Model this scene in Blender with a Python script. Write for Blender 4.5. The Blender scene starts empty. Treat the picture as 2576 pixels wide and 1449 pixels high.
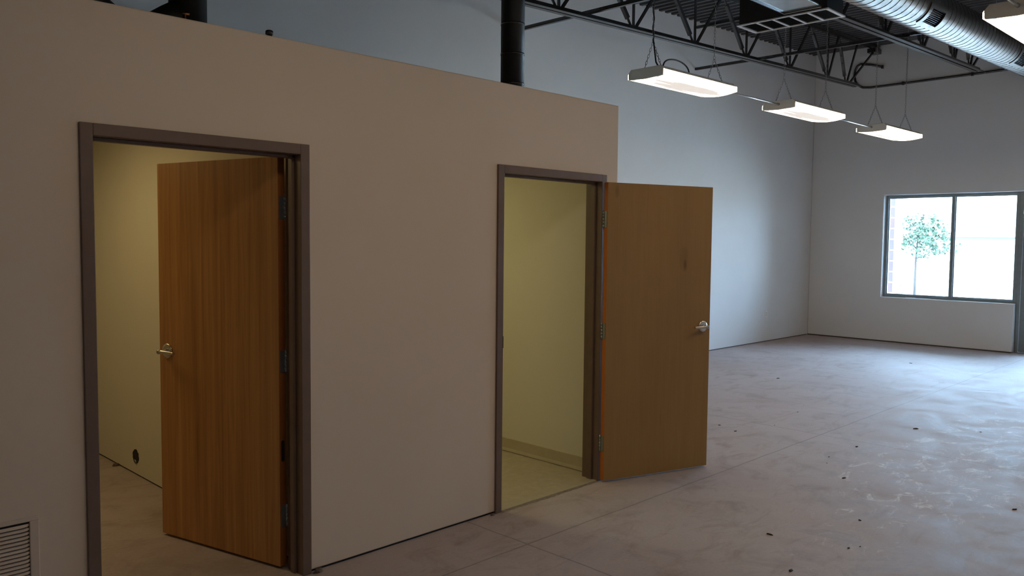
import bpy, bmesh, math, random
from mathutils import Vector, Matrix
random.seed(7)
SC = bpy.context.scene
COL = SC.collection
PI = math.pi

# ------------------------------------------------------------------ camera
F_PX, YAW, PITCH, ROLL = 2043.06, 0.7881, 0.0593, 0.0098
CAM = Vector((-1.2684, -3.6082, 1.7216))
cd = bpy.data.cameras.new('camera'); cam = bpy.data.objects.new('camera', cd); COL.objects.link(cam)
cd.sensor_width = 36.0; cd.sensor_fit = 'HORIZONTAL'; cd.lens = F_PX / 2576 * 36.0
cd.clip_start = 0.05; cd.clip_end = 300
_f = Vector((math.sin(YAW)*math.cos(PITCH), math.cos(YAW)*math.cos(PITCH), -math.sin(PITCH)))
_r = Vector((math.cos(YAW), -math.sin(YAW), 0)); _u = _r.cross(_f)
_r2 = math.cos(ROLL)*_r + math.sin(ROLL)*_u; _u2 = -math.sin(ROLL)*_r + math.cos(ROLL)*_u
m3 = Matrix((_r2, _u2, -_f)).transposed()
cam.matrix_world = Matrix.Translation(CAM) @ m3.to_4x4()
SC.camera = cam

# ------------------------------------------------------------------ view, world, sun, daylight portals
SC.view_settings.view_transform = 'Standard'; SC.view_settings.look = 'None'
SC.view_settings.gamma = 1.0; SC.view_settings.use_curve_mapping = False
SC.view_settings.exposure = 0.0
SKY = 31.0
world = bpy.data.worlds.new('sky'); SC.world = world; world.use_nodes = True
bg = world.node_tree.nodes['Background']
bg.inputs[0].default_value = (0.47, 0.67, 1.0, 1); bg.inputs[1].default_value = SKY
sd = bpy.data.lights.new('sun', 'SUN'); sd.energy = 30.0; sd.angle = 0.01; sd.color = (1, .95, .86)
sun = bpy.data.objects.new('sun', sd); COL.objects.link(sun)
sun.rotation_euler = Vector((0.45, -0.30, -0.84)).to_track_quat('-Z', 'Y').to_euler()
XW = 13.426                                              # inner face of the window wall
def area(name, loc, normal, sx, sy, energy, color, portal=False):
    l = bpy.data.lights.new(name, 'AREA'); l.shape = 'RECTANGLE'; l.size = sx; l.size_y = sy
    l.energy = energy; l.color = color
    if portal: l.cycles.is_portal = True
    o = bpy.data.objects.new(name, l); COL.objects.link(o); o.location = loc
    o.rotation_euler = Vector(normal).to_track_quat('-Z', 'Y').to_euler()
    return o
area('window_portal', (XW+.22, .84, 1.67), (-1, 0, 0), 2.05, 1.8, 1, (1, 1, 1), True)
area('storefront_portal', (XW+.22, -1.85, 1.28), (-1, 0, 0), 3.3, 2.56, 1, (1, 1, 1), True)
WARM = (1.0, 0.80, 0.56)
ROOM = (1.0, 0.74, 0.34)
ROOM_B = (1.0, .88, .42)
LENS_STRENGTH = 10.5
ROOM1_W, ROOM2_W = 9.0, 10.0
area('room_lamp', (-.1, 1.9, 2.5), (0, 0, -1), .5, 1.1, ROOM1_W, ROOM)
area('small_room_lamp', (2.1, 1.5, 2.5), (0, 0, -1), .5, 1.1, ROOM2_W, ROOM_B)

# ------------------------------------------------------------------ materials
def mat(name): 
    m = bpy.data.materials.new(name); m.use_nodes = True
    return m, m.node_tree, m.node_tree.nodes['Principled BSDF']
def N(nt, t, **kw):
    n = nt.nodes.new(t)
    for k, v in kw.items(): setattr(n, k, v)
    return n
def noise(nt, scale=5, detail=4, rough=.55, mapping=None, dist=0.0):
    n = N(nt, 'ShaderNodeTexNoise'); n.inputs['Scale'].default_value = scale
    n.inputs['Detail'].default_value = detail; n.inputs['Roughness'].default_value = rough
    n.inputs['Distortion'].default_value = dist
    if mapping is not None: nt.links.new(mapping, n.inputs['Vector'])
    return n
def coords(nt, scale=(1,1,1), loc=(0,0,0)):
    tc = N(nt, 'ShaderNodeTexCoord'); mp = N(nt, 'ShaderNodeMapping')
    mp.inputs['Scale'].default_value = scale; mp.inputs['Location'].default_value = loc
    nt.links.new(tc.outputs['Object'], mp.inputs['Vector'])
    return mp.outputs['Vector']
def ramp(nt, src, stops):
    r = N(nt, 'ShaderNodeValToRGB'); e = r.color_ramp.elements
    while len(e) > 1: e.remove(e[-1])
    e[0].position = stops[0][0]; e[0].color = tuple(stops[0][1]) + (1,)
    for p, c in stops[1:]:
        x = e.new(p); x.color = tuple(c) + (1,)
    nt.links.new(src, r.inputs[0]); return r.outputs[0]
def mixc(nt, fac, a, b, mode='MIX'):
    m = N(nt, 'ShaderNodeMix', data_type='RGBA', blend_type=mode)
    if isinstance(fac, (int, float)): m.inputs[0].default_value = fac
    else: nt.links.new(fac, m.inputs[0])
    for k, v in ((6, a), (7, b)):
        if isinstance(v, tuple): m.inputs[k].default_value = v + (1,) if len(v) == 3 else v
        else: nt.links.new(v, m.inputs[k])
    return m.outputs[2]
def math_(nt, op, a, b=None, c=None, clamp=False):
    m = N(nt, 'ShaderNodeMath', operation=op); m.use_clamp = clamp
    for i, v in enumerate((a, b, c)):
        if v is None: continue
        if isinstance(v, (int, float)): m.inputs[i].default_value = v
        else: nt.links.new(v, m.inputs[i])
    return m.outputs[0]
def bump(nt, b, src, strength, dist=.01):
    n = N(nt, 'ShaderNodeBump'); n.inputs['Strength'].default_value = strength; n.inputs['Distance'].default_value = dist
    nt.links.new(src, n.inputs['Height']); nt.links.new(n.outputs[0], b.inputs['Normal'])

def simple(name, col, rough=.5, metal=0.0, var=.12, scale=12, spec=.5, bumps=0.0):
    m, nt, b = mat(name)
    c = coords(nt); n = noise(nt, scale, 4, .6, c)
    lo = tuple(x*(1-var) for x in col); hi = tuple(min(1, x*(1+var)) for x in col)
    nt.links.new(ramp(nt, n.outputs['Fac'], [(.3, lo), (.7, hi)]), b.inputs['Base Color'])
    b.inputs['Roughness'].default_value = rough; b.inputs['Metallic'].default_value = metal
    b.inputs['Specular IOR Level'].default_value = spec
    if bumps: bump(nt, b, noise(nt, 180, 3, .6, c).outputs['Fac'], bumps, .002)
    return m

M = {}
def paint(name, col):
    m, nt, b = mat(name); c = coords(nt)
    big = noise(nt, .9, 5, .6, c); fine = noise(nt, 60, 3, .5, c)
    col1 = ramp(nt, big.outputs['Fac'], [(.3, tuple(x*.95 for x in col)), (.7, col)])
    nt.links.new(col1, b.inputs['Base Color'])
    b.inputs['Roughness'].default_value = .62; b.inputs['Specular IOR Level'].default_value = .35
    bump(nt, b, fine.outputs['Fac'], .12, .002)
    return m
M['paint'] = paint('white_wall_paint', (.755, .75, .745))
M['beige'] = paint('beige_wall_paint', (.74, .605, .485))
M['room_paint'] = paint('cream_room_paint', (.74, .70, .58))

def concrete():
    m, nt, b = mat('dusty_concrete'); c = coords(nt)
    big = noise(nt, .55, 6, .62, c, .6); mid = noise(nt, 2.6, 7, .68, c, .8)
    fine = noise(nt, 55, 4, .6, c)
    base = ramp(nt, big.outputs['Fac'], [(.3, (.42, .34, .305)), (.5, (.47, .395, .375)), (.72, (.52, .455, .445))])
    m2 = ramp(nt, mid.outputs['Fac'], [(.28, (.74, .70, .68)), (.5, (1, 1, 1)), (.75, (1.0, .98, .97))])
    col = mixc(nt, 1.0, base, m2, 'MULTIPLY')
    f2 = ramp(nt, fine.outputs['Fac'], [(.35, (.93, .93, .93)), (.65, (1, 1, 1))])
    col = mixc(nt, 1.0, col, f2, 'MULTIPLY')
    # brown smears: stretched noise
    sm = noise(nt, 1.6, 5, .7, coords(nt, (1.0, 2.4, 1), (3, 1, 0)), 1.2)
    smf = ramp(nt, sm.outputs['Fac'], [(.53, (0, 0, 0)), (.72, (.6, .6, .6))])
    col = mixc(nt, smf, col, (.33, .235, .185))
    # white plaster scuffs, dense in the middle of the hall
    tc = N(nt, 'ShaderNodeTexCoord'); sp = N(nt, 'ShaderNodeSeparateXYZ'); nt.links.new(tc.outputs['Object'], sp.inputs[0])
    dx = math_(nt, 'DIVIDE', math_(nt, 'SUBTRACT', sp.outputs[0], 6.1), 4.2)
    dy = math_(nt, 'DIVIDE', math_(nt, 'SUBTRACT', sp.outputs[1], -1.75), 1.15)
    r2 = math_(nt, 'ADD', math_(nt, 'MULTIPLY', dx, dx), math_(nt, 'MULTIPLY', dy, dy))
    reg = math_(nt, 'SUBTRACT', 1.0, r2, clamp=True)
    sc = noise(nt, 4.2, 9, .80, coords(nt, (1.0, 1.5, 1), (9, 4, 0)), 1.2)
    scf = math_(nt, 'MULTIPLY', math_(nt, 'SUBTRACT', sc.outputs['Fac'], math_(nt, 'SUBTRACT', .645, math_(nt, 'MULTIPLY', reg, .13))), 8.0, clamp=True)
    scf = math_(nt, 'MULTIPLY', scf, math_(nt, 'MULTIPLY', reg, 1.3, clamp=True))
    col = mixc(nt, math_(nt, 'MULTIPLY', scf, .9), col, (.86, .85, .84))
    # saw-cut joints
    def cut(coord, positions, w):
        acc = None
        for pz in positions:
            d = math_(nt, 'ABSOLUTE', math_(nt, 'SUBTRACT', coord, pz))
            f = math_(nt, 'LESS_THAN', d, w)
            acc = f if acc is None else math_(nt, 'MAXIMUM', acc, f)
        return acc
    wob = math_(nt, 'MULTIPLY', math_(nt, 'SUBTRACT', noise(nt, 3, 2, .5, c).outputs['Fac'], .5), .02)
    cx = math_(nt, 'ADD', sp.outputs[0], wob); cy = math_(nt, 'ADD', sp.outputs[1], wob)
    j = math_(nt, 'MAXIMUM', cut(cy, (-.5, -4.3, -8.1), .005), cut(cx, (-1.8, 2.0, 5.81, 9.62, 13.35), .005))
    col = mixc(nt, math_(nt, 'MULTIPLY', j, .55), col, (.16, .14, .13))
    nt.links.new(col, b.inputs['Base Color'])
    nt.links.new(ramp(nt, mid.outputs['Fac'], [(.3, (.55,)*3), (.7, (.78,)*3)]), b.inputs['Roughness'])
    b.inputs['Specular IOR Level'].default_value = .28
    bump(nt, b, mid.outputs['Fac'], .10, .01)
    return m
M['concrete'] = concrete()

def vinyl():
    m, nt, b = mat('mottled_vinyl'); c = coords(nt)
    n = noise(nt, 14, 6, .7, c, .4)
    nt.links.new(ramp(nt, n.outputs['Fac'], [(.3, (.40, .34, .24)), (.7, (.52, .46, .34))]), b.inputs['Base Color'])
    b.inputs['Roughness'].default_value = .4
    return m
M['vinyl'] = vinyl()

def wood(name, dark, light, stretch=(22, 22, .9), streak=.6, knot=None, rough=.38):
    m, nt, b = mat(name)
    a = noise(nt, 1.0, 6, .62, coords(nt, stretch), .5)
    f = noise(nt, 3.0, 5, .7, coords(nt, (stretch[0]*2.2, stretch[1]*2.2, stretch[2]*1.4)), .2)
    big = noise(nt, 1.6, 3, .5, coords(nt, (1, 1, .35)))
    fac = math_(nt, 'ADD', math_(nt, 'MULTIPLY', a.outputs['Fac'], streak), math_(nt, 'MULTIPLY', f.outputs['Fac'], .25))
    fac = math_(nt, 'ADD', fac, math_(nt, 'MULTIPLY', big.outputs['Fac'], .35))
    col = ramp(nt, fac, [(.38, dark), (.82, light)])
    if knot:
        tc = N(nt, 'ShaderNodeTexCoord'); sp = N(nt, 'ShaderNodeSeparateXYZ'); nt.links.new(tc.outputs['Object'], sp.inputs[0])
        for kx, kz, rx, rz, amt in knot:
            dx = math_(nt, 'DIVIDE', math_(nt, 'SUBTRACT', sp.outputs[0], kx), rx)
            dz = math_(nt, 'DIVIDE', math_(nt, 'SUBTRACT', sp.outputs[2], kz), rz)
            r = math_(nt, 'SUBTRACT', 1.0, math_(nt, 'ADD', math_(nt, 'MULTIPLY', dx, dx), math_(nt, 'MULTIPLY', dz, dz)), clamp=True)
            col = mixc(nt, math_(nt, 'MULTIPLY', r, amt), col, tuple(x*.45 for x in dark))
    nt.links.new(col, b.inputs['Base Color'])
    b.inputs['Roughness'].default_value = rough; b.inputs['Specular IOR Level'].default_value = .4
    bump(nt, b, f.outputs['Fac'], .05, .002)
    return m
M['wood1'] = wood('dark_maple_veneer', (.26, .10, .024), (.64, .33, .11), (26, 26, .7), .75)
M['wood2'] = wood('honey_maple_veneer', (.34, .19, .062), (.47, .28, .09), (9, 9, .6), .35,
                  knot=[(-.70, 1.55, .018, .055, .85), (-.69, 1.60, .05, .11, .3), (-.08, 2.07, .02, .05, .5), (-.50, .42, .004, .08, .5)])
M['edge1'] = wood('stained_edge', (.24, .075, .02), (.36, .13, .035))
M['edge2'] = wood('orange_stained_edge', (.50, .13, .02), (.62, .20, .03))
M['frame'] = simple('brown_frame_paint', (.168, .108, .080), .42, var=.06)
M['hinge'] = simple('satin_steel', (.34, .36, .37), .38, .85, var=.1)
M['chrome'] = simple('brushed_nickel', (.66, .63, .58), .27, 1.0, var=.06)
M['dark'] = simple('dark_void', (.012, .010, .009), .8, var=.2)
M['black'] = simple('black_painted_steel', (.026, .026, .029), .23, var=.25, spec=1.0)
M['blackmatte'] = simple('matte_black_metal', (.010, .010, .011), .5, var=.3)
M['deckm'] = simple('charcoal_roof_deck', (.040, .040, .045), .40, var=.25, spec=.6)
M['grille'] = simple('grey_grille_paint', (.52, .52, .53), .4, var=.06)
M['sheet'] = simple('bright_sheet_metal', (.62, .70, .76), .22, .9, var=.08)
M['housing'] = simple('grey_fixture_enamel', (.66, .64, .60), .4, var=.05)
M['rod'] = simple('galvanised_tube', (.62, .63, .62), .3, .9, var=.06)
M['chain'] = simple('zinc_chain', (.30, .30, .31), .4, .8, var=.1)
M['cord'] = simple('black_rubber_cord', (.015, .015, .016), .55)
M['vent'] = simple('cream_grille_enamel', (.66, .54, .44), .4, var=.04)
M['alu'] = simple('dark_bronze_aluminium', (.22, .255, .265), .4, .3, var=.08)
M['plate'] = simple('white_plastic', (.8, .8, .78), .4, var=.03)
M['cove'] = simple('beige_rubber_base', (.50, .44, .31), .5, var=.04)
M['outwall'] = simple('pale_block_wall', (.66, .64, .62), .8, var=.08, scale=3)
M['shade_line'] = simple('shade_line_grey', (.035, .034, .037), .8, var=.1)
M['roofing'] = simple('pale_roofing', (.45, .44, .43), .8)
M['bark'] = simple('grey_bark', (.03, .027, .025), .9, var=.3, scale=30)
M['crumb'] = simple('dark_debris', (.03, .025, .022), .8, var=.4, scale=60)
M['plaster'] = simple('brown_plaster_crumb', (.14, .10, .08), .9, var=.4, scale=60)
M['copper'] = simple('copper_pipe', (.75, .38, .2), .3, 1.0)
def metal_duct():
    m, nt, b = mat('galvanised_duct')
    n = noise(nt, 1.0, 5, .7, coords(nt, (30, 3, 3)), .2); n2 = noise(nt, 22, 3, .6, coords(nt))
    nt.links.new(ramp(nt, n.outputs['Fac'], [(.3, (.14, .13, .12)), (.7, (.20, .18, .165))]), b.inputs['Base Color'])
    nt.links.new(ramp(nt, n2.outputs['Fac'], [(.3, (.34,)*3), (.7, (.46,)*3)]), b.inputs['Roughness'])
    b.inputs['Metallic'].default_value = 1.0
    return m
M['duct'] = metal_duct()
M['seam'] = simple('dark_duct_seam', (.10, .10, .11), .5, .6)
def glass():
    m = bpy.data.materials.new('window_glass'); m.use_nodes = True; nt = m.node_tree; nt.nodes.clear()
    o = N(nt, 'ShaderNodeOutputMaterial'); t = N(nt, 'ShaderNodeBsdfTransparent'); g = N(nt, 'ShaderNodeBsdfGlossy')
    t.inputs[0].default_value = (.88, .95, .94, 1); g.inputs['Roughness'].default_value = .02
    fr = N(nt, 'ShaderNodeFresnel'); fr.inputs[0].default_value = 1.45
    mx = N(nt, 'ShaderNodeMixShader'); nt.links.new(fr.outputs[0], mx.inputs[0])
    nt.links.new(t.outputs[0], mx.inputs[1]); nt.links.new(g.outputs[0], mx.inputs[2]); nt.links.new(mx.outputs[0], o.inputs[0])
    return m
M['glass'] = glass()
def lens():
    """lit acrylic: glow painted hot at ends and edges, milky streaks in the middle"""
    m, nt, b = mat('lit_acrylic_lens')
    s = noise(nt, 1.0, 3, .55, coords(nt, (1.3, 15, 1), (0, .3, 0)))
    tc = N(nt, 'ShaderNodeTexCoord'); sp = N(nt, 'ShaderNodeSeparateXYZ'); nt.links.new(tc.outputs['Object'], sp.inputs[0])
    dx = math_(nt, 'DIVIDE', math_(nt, 'SUBTRACT', sp.outputs[0], .62), .62)
    dy = math_(nt, 'DIVIDE', math_(nt, 'SUBTRACT', sp.outputs[1], .01), .215)
    reg = math_(nt, 'SUBTRACT', 1.0, math_(nt, 'ADD', math_(nt, 'MULTIPLY', dx, dx), math_(nt, 'MULTIPLY', dy, dy)), clamp=True)
    f = math_(nt, 'MULTIPLY', math_(nt, 'SUBTRACT', s.outputs['Fac'], math_(nt, 'SUBTRACT', .66, math_(nt, 'MULTIPLY', reg, .42))), 16.0, clamp=True)
    nt.links.new(mixc(nt, f, tuple(LENS_STRENGTH*c for c in WARM), (.74, .65, .57)), b.inputs['Emission Color'])
    b.inputs['Emission Strength'].default_value = 1.0
    b.inputs['Base Color'].default_value = (.3, .3, .29, 1)
    return m
M['lens'] = lens()
def ground():
    m, nt, b = mat('sunlit_paving'); n = noise(nt, .6, 6, .6, coords(nt))
    nt.links.new(ramp(nt, n.outputs['Fac'], [(.3, (.46, .45, .42)), (.7, (.58, .57, .55))]), b.inputs['Base Color'])
    b.inputs['Roughness'].default_value = .9
    return m
M['ground'] = ground()
def bricks():
    m, nt, b = mat('red_brick'); t = N(nt, 'ShaderNodeTexBrick'); nt.links.new(coords(nt), t.inputs['Vector'])
    tc = N(nt, 'ShaderNodeTexCoord'); sp = N(nt, 'ShaderNodeSeparateXYZ'); cb = N(nt, 'ShaderNodeCombineXYZ')
    nt.links.new(tc.outputs['Object'], sp.inputs[0])
    nt.links.new(math_(nt, 'ADD', sp.outputs[0], sp.outputs[1]), cb.inputs[0]); nt.links.new(sp.outputs[2], cb.inputs[1])
    nt.links.new(cb.outputs[0], t.inputs['Vector'])
    t.inputs['Scale'].default_value = 1.0; t.inputs['Brick Width'].default_value = .4; t.inputs['Row Height'].default_value = .2
    t.inputs['Mortar Size'].default_value = .012
    t.inputs['Color1'].default_value = (.15, .085, .078, 1); t.inputs['Color2'].default_value = (.13, .09, .085, 1)
    t.inputs['Mortar'].default_value = (.7, .66, .6, 1)
    nt.links.new(t.outputs[0], b.inputs['Base Color']); b.inputs['Roughness'].default_value = .85
    return m
M['brick'] = bricks()
def leaf():
    m, nt, b = mat('green_leaves'); n = noise(nt, 3, 3, .6, coords(nt))
    nt.links.new(ramp(nt, n.outputs['Fac'], [(.3, (.013, .034, .016)), (.7, (.030, .062, .028))]), b.inputs['Base Color'])
    b.inputs['Roughness'].default_value = .5
    return m
M['leaf'] = leaf()

# ------------------------------------------------------------------ helpers
def box(bm, a, b, mi=0):
    x0, y0, z0 = a; x1, y1, z1 = b
    v = [bm.verts.new(p) for p in ((x0,y0,z0),(x1,y0,z0),(x1,y1,z0),(x0,y1,z0),(x0,y0,z1),(x1,y0,z1),(x1,y1,z1),(x0,y1,z1))]
    for f in ((3,2,1,0),(4,5,6,7),(0,1,5,4),(1,2,6,5),(2,3,7,6),(3,0,4,7)):
        fc = bm.faces.new([v[i] for i in f]); fc.material_index = mi
    return v
def hexa(bm, pts):
    v = [bm.verts.new(p) for p in pts]
    for f in ((3,2,1,0),(4,5,6,7),(0,1,5,4),(1,2,6,5),(2,3,7,6),(3,0,4,7)): bm.faces.new([v[i] for i in f])
def bar(bm, p, q, w, h, up=(0,0,1), w2=None):
    """rectangular bar from p to q; w across, h along 'up'-ish"""
    p, q = Vector(p), Vector(q); d = (q-p).normalized(); s = d.cross(Vector(up)).normalized(); u = s.cross(d)
    w2 = w if w2 is None else w2
    A = [p + s*a*w/2 + u*b*h/2 for a, b in ((-1,-1),(1,-1),(1,1),(-1,1))]
    B = [q + s*a*w2/2 + u*b*h/2 for a, b in ((-1,-1),(1,-1),(1,1),(-1,1))]
    hexa(bm, A + B)
def tube(bm, pts, r, seg=10, caps=True, smooth=True):
    pts = [Vector(p) for p in pts]; rings = []
    n0 = None
    for i, p in enumerate(pts):
        t = (pts[min(i+1, len(pts)-1)] - pts[max(i-1, 0)]).normalized()
        if n0 is None:
            n0 = t.orthogonal().normalized()
        n0 = (n0 - t*n0.dot(t)).normalized(); b0 = t.cross(n0)
        rr = r[i] if isinstance(r, (list, tuple)) else r
        rings.append([bm.verts.new(p + rr*(math.cos(2*PI*k/seg)*n0 + math.sin(2*PI*k/seg)*b0)) for k in range(seg)])
    for a, b in zip(rings, rings[1:]):
        for k in range(seg):
            f = bm.faces.new((a[k], a[(k+1)%seg], b[(k+1)%seg], b[k])); f.smooth = smooth
    if caps:
        bm.faces.new(list(reversed(rings[0]))); bm.faces.new(rings[-1])
def cyl(bm, c, axis, r, h, seg=24, r2=None):
    c = Vector(c); axis = Vector(axis).normalized()
    tube(bm, [c, c+axis*h], [r, r if r2 is None else r2], seg)
def obj(name, bm, m, parent=None, loc=None, bevel=0.0, seg=2, smooth_angle=None):
    bmesh.ops.recalc_face_normals(bm, faces=bm.faces[:])
    me = bpy.data.meshes.new(name); bm.to_mesh(me); bm.free()
    for x in (m if isinstance(m, (list, tuple)) else [m]): me.materials.append(x)
    o = bpy.data.objects.new(name, me); COL.objects.link(o)
    if parent is not None: o.parent = parent
    if loc is not None: o.location = loc
    if bevel:
        b = o.modifiers.new('bevel', 'BEVEL'); b.width = bevel; b.segments = seg; b.limit_method = 'ANGLE'; b.angle_limit = math.radians(40)
    return o
def tag(o, label=None, cat=None, group=None, kind=None):
    if label: o['label'] = label
    if cat: o['category'] = cat
    if group: o['group'] = group
    if kind: o['kind'] = kind
    return o
def empty(name, loc=(0,0,0), rotz=0.0):
    o = bpy.data.objects.new(name, None); COL.objects.link(o); o.location = loc; o.rotation_euler = (0, 0, rotz)
    o.empty_display_size = .1
    return o
def thing(name, label, cat, loc=(0,0,0), rotz=0.0, group=None, kind=None):
    return tag(empty(name, loc, rotz), label, cat, group, kind)
def struct(name, bm, m, label, cat, **kw):
    return tag(obj(name, bm, m, **kw), label, cat, kind='structure')
def dup(root, loc=None, label=None, **kw):
    r = root.copy(); COL.objects.link(r)
    if loc is not None: r.location = loc
    if label: r['label'] = label
    for ch in list(root.children):
        c = ch.copy(); COL.objects.link(c); c.parent = r
        for g in list(ch.children):
            d = g.copy(); COL.objects.link(d); d.parent = c
    return r
def grid_wall(bm, us, zs, solid, t0, t1, axis):
    """wall cut into cells; only the outer faces are made. axis 'x': runs along X, thickness t0..t1 in Y; 'y': the other way"""
    vs = {}
    def P(u, t, z): return (u, t, z) if axis == 'x' else (t, u, z)
    def V(u, t, z):
        k = (round(u,5), round(t,5), round(z,5))
        if k not in vs: vs[k] = bm.verts.new(P(*k))
        return vs[k]
    nu, nz = len(us)-1, len(zs)-1
    S = lambda i, j: 0 <= i < nu and 0 <= j < nz and solid(i, j)
    for i in range(nu):
        for j in range(nz):
            if not S(i, j): continue
            u0, u1, z0, z1 = us[i], us[i+1], zs[j], zs[j+1]
            for t in (t0, t1): bm.faces.new((V(u0,t,z0), V(u1,t,z0), V(u1,t,z1), V(u0,t,z1)))
            if not S(i-1, j): bm.faces.new((V(u0,t0,z0), V(u0,t1,z0), V(u0,t1,z1), V(u0,t0,z1)))
            if not S(i+1, j): bm.faces.new((V(u1,t0,z0), V(u1,t1,z0), V(u1,t1,z1), V(u1,t0,z1)))
            if not S(i, j-1): bm.faces.new((V(u0,t0,z0), V(u1,t0,z0), V(u1,t1,z0), V(u0,t1,z0)))
            if not S(i, j+1): bm.faces.new((V(u0,t0,z1), V(u1,t0,z1), V(u1,t1,z1), V(u0,t1,z1)))

SL = .038
def zdeck(x): return 5.148 + SL*(x - XW)                 # low side of the roof deck
def zbot(x): return 4.185 + SL*(x - 8.4)                 # underside of the joists
YB = 3.169                                               # hall side wall
XMIN, YMIN = -5.0, -6.5
XE = 3.427; HP = 2.685                                   # partition end and height
GAP = .012

# ------------------------------------------------------------------ the room
bm = bmesh.new(); box(bm, (XMIN, YMIN, -.15), (XW+.3, YB+.2, 0))
struct('floor', bm, M['concrete'], 'bare dusty concrete slab with saw-cut joints and white scuffs', 'floor')

# deck: corrugated sheet, ribs along Y
bm = bmesh.new(); prof = []; x = XMIN - .1
while x < XW + .2:
    for dx, dz in ((0, 0), (.058, 0), (.073, .038), (.137, .038)):
        prof.append((x+dx, zdeck(x+dx) + dz))
    x += .152
for y0, y1 in ((YMIN-.05, YB+.05),):
    a = [bm.verts.new((px, y0, pz)) for px, pz in prof]; b = [bm.verts.new((px, y1, pz)) for px, pz in prof]
    c = [bm.verts.new((px, y0, pz+.02)) for px, pz in prof]; d = [bm.verts.new((px, y1, pz+.02)) for px, pz in prof]
    for i in range(len(prof)-1):
        bm.faces.new((a[i], a[i+1], b[i+1], b[i])); bm.faces.new((c[i], d[i], d[i+1], c[i+1]))
        bm.faces.new((a[i], c[i], c[i+1], a[i+1])); bm.faces.new((b[i], b[i+1], d[i+1], d[i]))
    bm.faces.new((a[0], b[0], d[0], c[0])); bm.faces.new((a[-1], c[-1], d[-1], b[-1]))
struct('ceiling', bm, M['deckm'], 'charcoal corrugated metal roof deck over the hall', 'ceiling')

bm = bmesh.new(); box(bm, (XMIN-.15, YB, GAP), (XW+.3, YB+.15, 5.5))
struct('wall_left', bm, M['paint'], 'tall white side wall running behind the small rooms to the window wall', 'wall')
bm = bmesh.new(); box(bm, (XMIN-.15, YMIN-.15, 0), (XW+.3, YMIN, 5.5))
struct('wall_right', bm, M['paint'], 'white side wall of the hall out of view', 'wall')
bm = bmesh.new(); box(bm, (XMIN-.15, YMIN, 0), (XMIN, YB, 5.5))
struct('wall_back', bm, M['paint'], 'white wall behind the camera', 'wall')

# window wall
WY0, WY1, WZ0, WZ1 = -.20, 1.855, .785, 2.56             # window opening; the storefront follows it on the right
SY = -3.5
bm = bmesh.new()
us = [YMIN, SY, -1.28, WY0, WY1, YB]; zs = [GAP, WZ0, WZ1, 5.5]
def sol(i, j):
    if j == 2: return True
    if i in (0, 4): return True
    if i in (1, 3): return j == 0
    return False
grid_wall(bm, us, zs, sol, XW, XW+.22, 'y')
struct('wall_front', bm, M['paint'], 'white end wall with the strip window and low sill wall', 'wall', bevel=.016, seg=3)

# partition
D1L, D1R = -.101, .857; D2L, D2R = 2.272, 3.236; HO = 2.133; F = .051
bm = bmesh.new()
us = [XMIN, D1L-.01, D1R+.01, D2L-.01, D2R+.01, XE]; zs = [GAP, HO+.01, HP]
grid_wall(bm, us, zs, lambda i, j: j == 1 or i in (0, 2, 4), 0.0, .12, 'x')
struct('wall_partition', bm, M['beige'], 'low beige partition wall with two doorways, open above', 'wall', bevel=.008, seg=3)
# the rooms behind it: end wall, divider, lid
bm = bmesh.new(); box(bm, (3.335, .12, GAP), (XE, YB, HP))
struct('wall_room_right', bm, M['room_paint'], 'cream end wall seen through the right doorway', 'wall')
bm = bmesh.new(); box(bm, (.92, .12, GAP), (1.04, YB, 2.6))
struct('wall_room_middle', bm, M['room_paint'], 'cream side wall seen through the left doorway', 'wall')
bm = bmesh.new(); box(bm, (-2.2, .12, GAP), (-2.1, YB, 2.6))
struct('wall_room_left', bm, M['room_paint'], 'far cream wall of the left room', 'wall')
bm = bmesh.new(); box(bm, (-2.2, .12, 2.6), (3.335, YB, 2.66))
struct('ceiling_room', bm, M['room_paint'], 'white lid over the two small rooms', 'ceiling')
# back face of the partition inside the rooms
bm = bmesh.new(); box(bm, (1.04, .10, 0), (3.335, YB, .006))
box(bm, (D2L, .0, 0), (D2R, .10, .006))
struct('floor_room', bm, M['vinyl'], 'mottled beige sheet vinyl floor of the right room', 'floor')
bm = bmesh.new(); n_ = 40
lo = [bm.verts.new((D2L + (D2R-D2L)*k/n_, -.022 - .012*random.random(), .0012)) for k in range(n_+1)]
hi = [bm.verts.new((D2L + (D2R-D2L)*k/n_, .002, .0012)) for k in range(n_+1)]
for k in range(n_): bm.faces.new((lo[k], lo[k+1], hi[k+1], hi[k]))
struct('trim_9', bm, simple('brown_adhesive_residue', (.27, .215, .17), .7, var=.3, scale=25), 'brown adhesive line where the vinyl meets the concrete', 'floor edge')
# dark gaps under the board edges
def gap(name, a, b, label):
    bm = bmesh.new(); box(bm, a, b); struct(name, bm, M['dark'], label, 'base gap')
gap('trim_1', (XMIN, .012, 0), (D1L-.06, .10, GAP+.001), 'dark gap under the board left of the left doorway')
gap('trim_2', (D1R+.06, .012, 0), (D2L-.06, .10, GAP+.001), 'dark gap under the board between the doorways')
gap('trim_3', (D2R+.06, .012, 0), (XE-.01, .10, GAP+.001), 'dark gap under the board at the partition end')
gap('trim_4', (XMIN, YB+.012, 0), (XW, YB+.14, GAP+.001), 'dark gap along the foot of the tall side wall')
gap('trim_5', (XW+.012, WY0+.02, 0), (XW+.2, YB, GAP+.001), 'dark gap along the foot of the window wall')
gap('trim_6', (.93, .12, 0), (1.03, YB, GAP+.001), 'dark gap under the cream board in the left room')
gap('trim_7', (3.34, .12, 0), (XE-.01, YB, GAP+.001), 'dark gap under the right room end wall')
gap('trim_8', (XW+.012, YMIN, 0), (XW+.2, SY-.02, GAP+.001), 'dark gap under the far end of the window wall')
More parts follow.
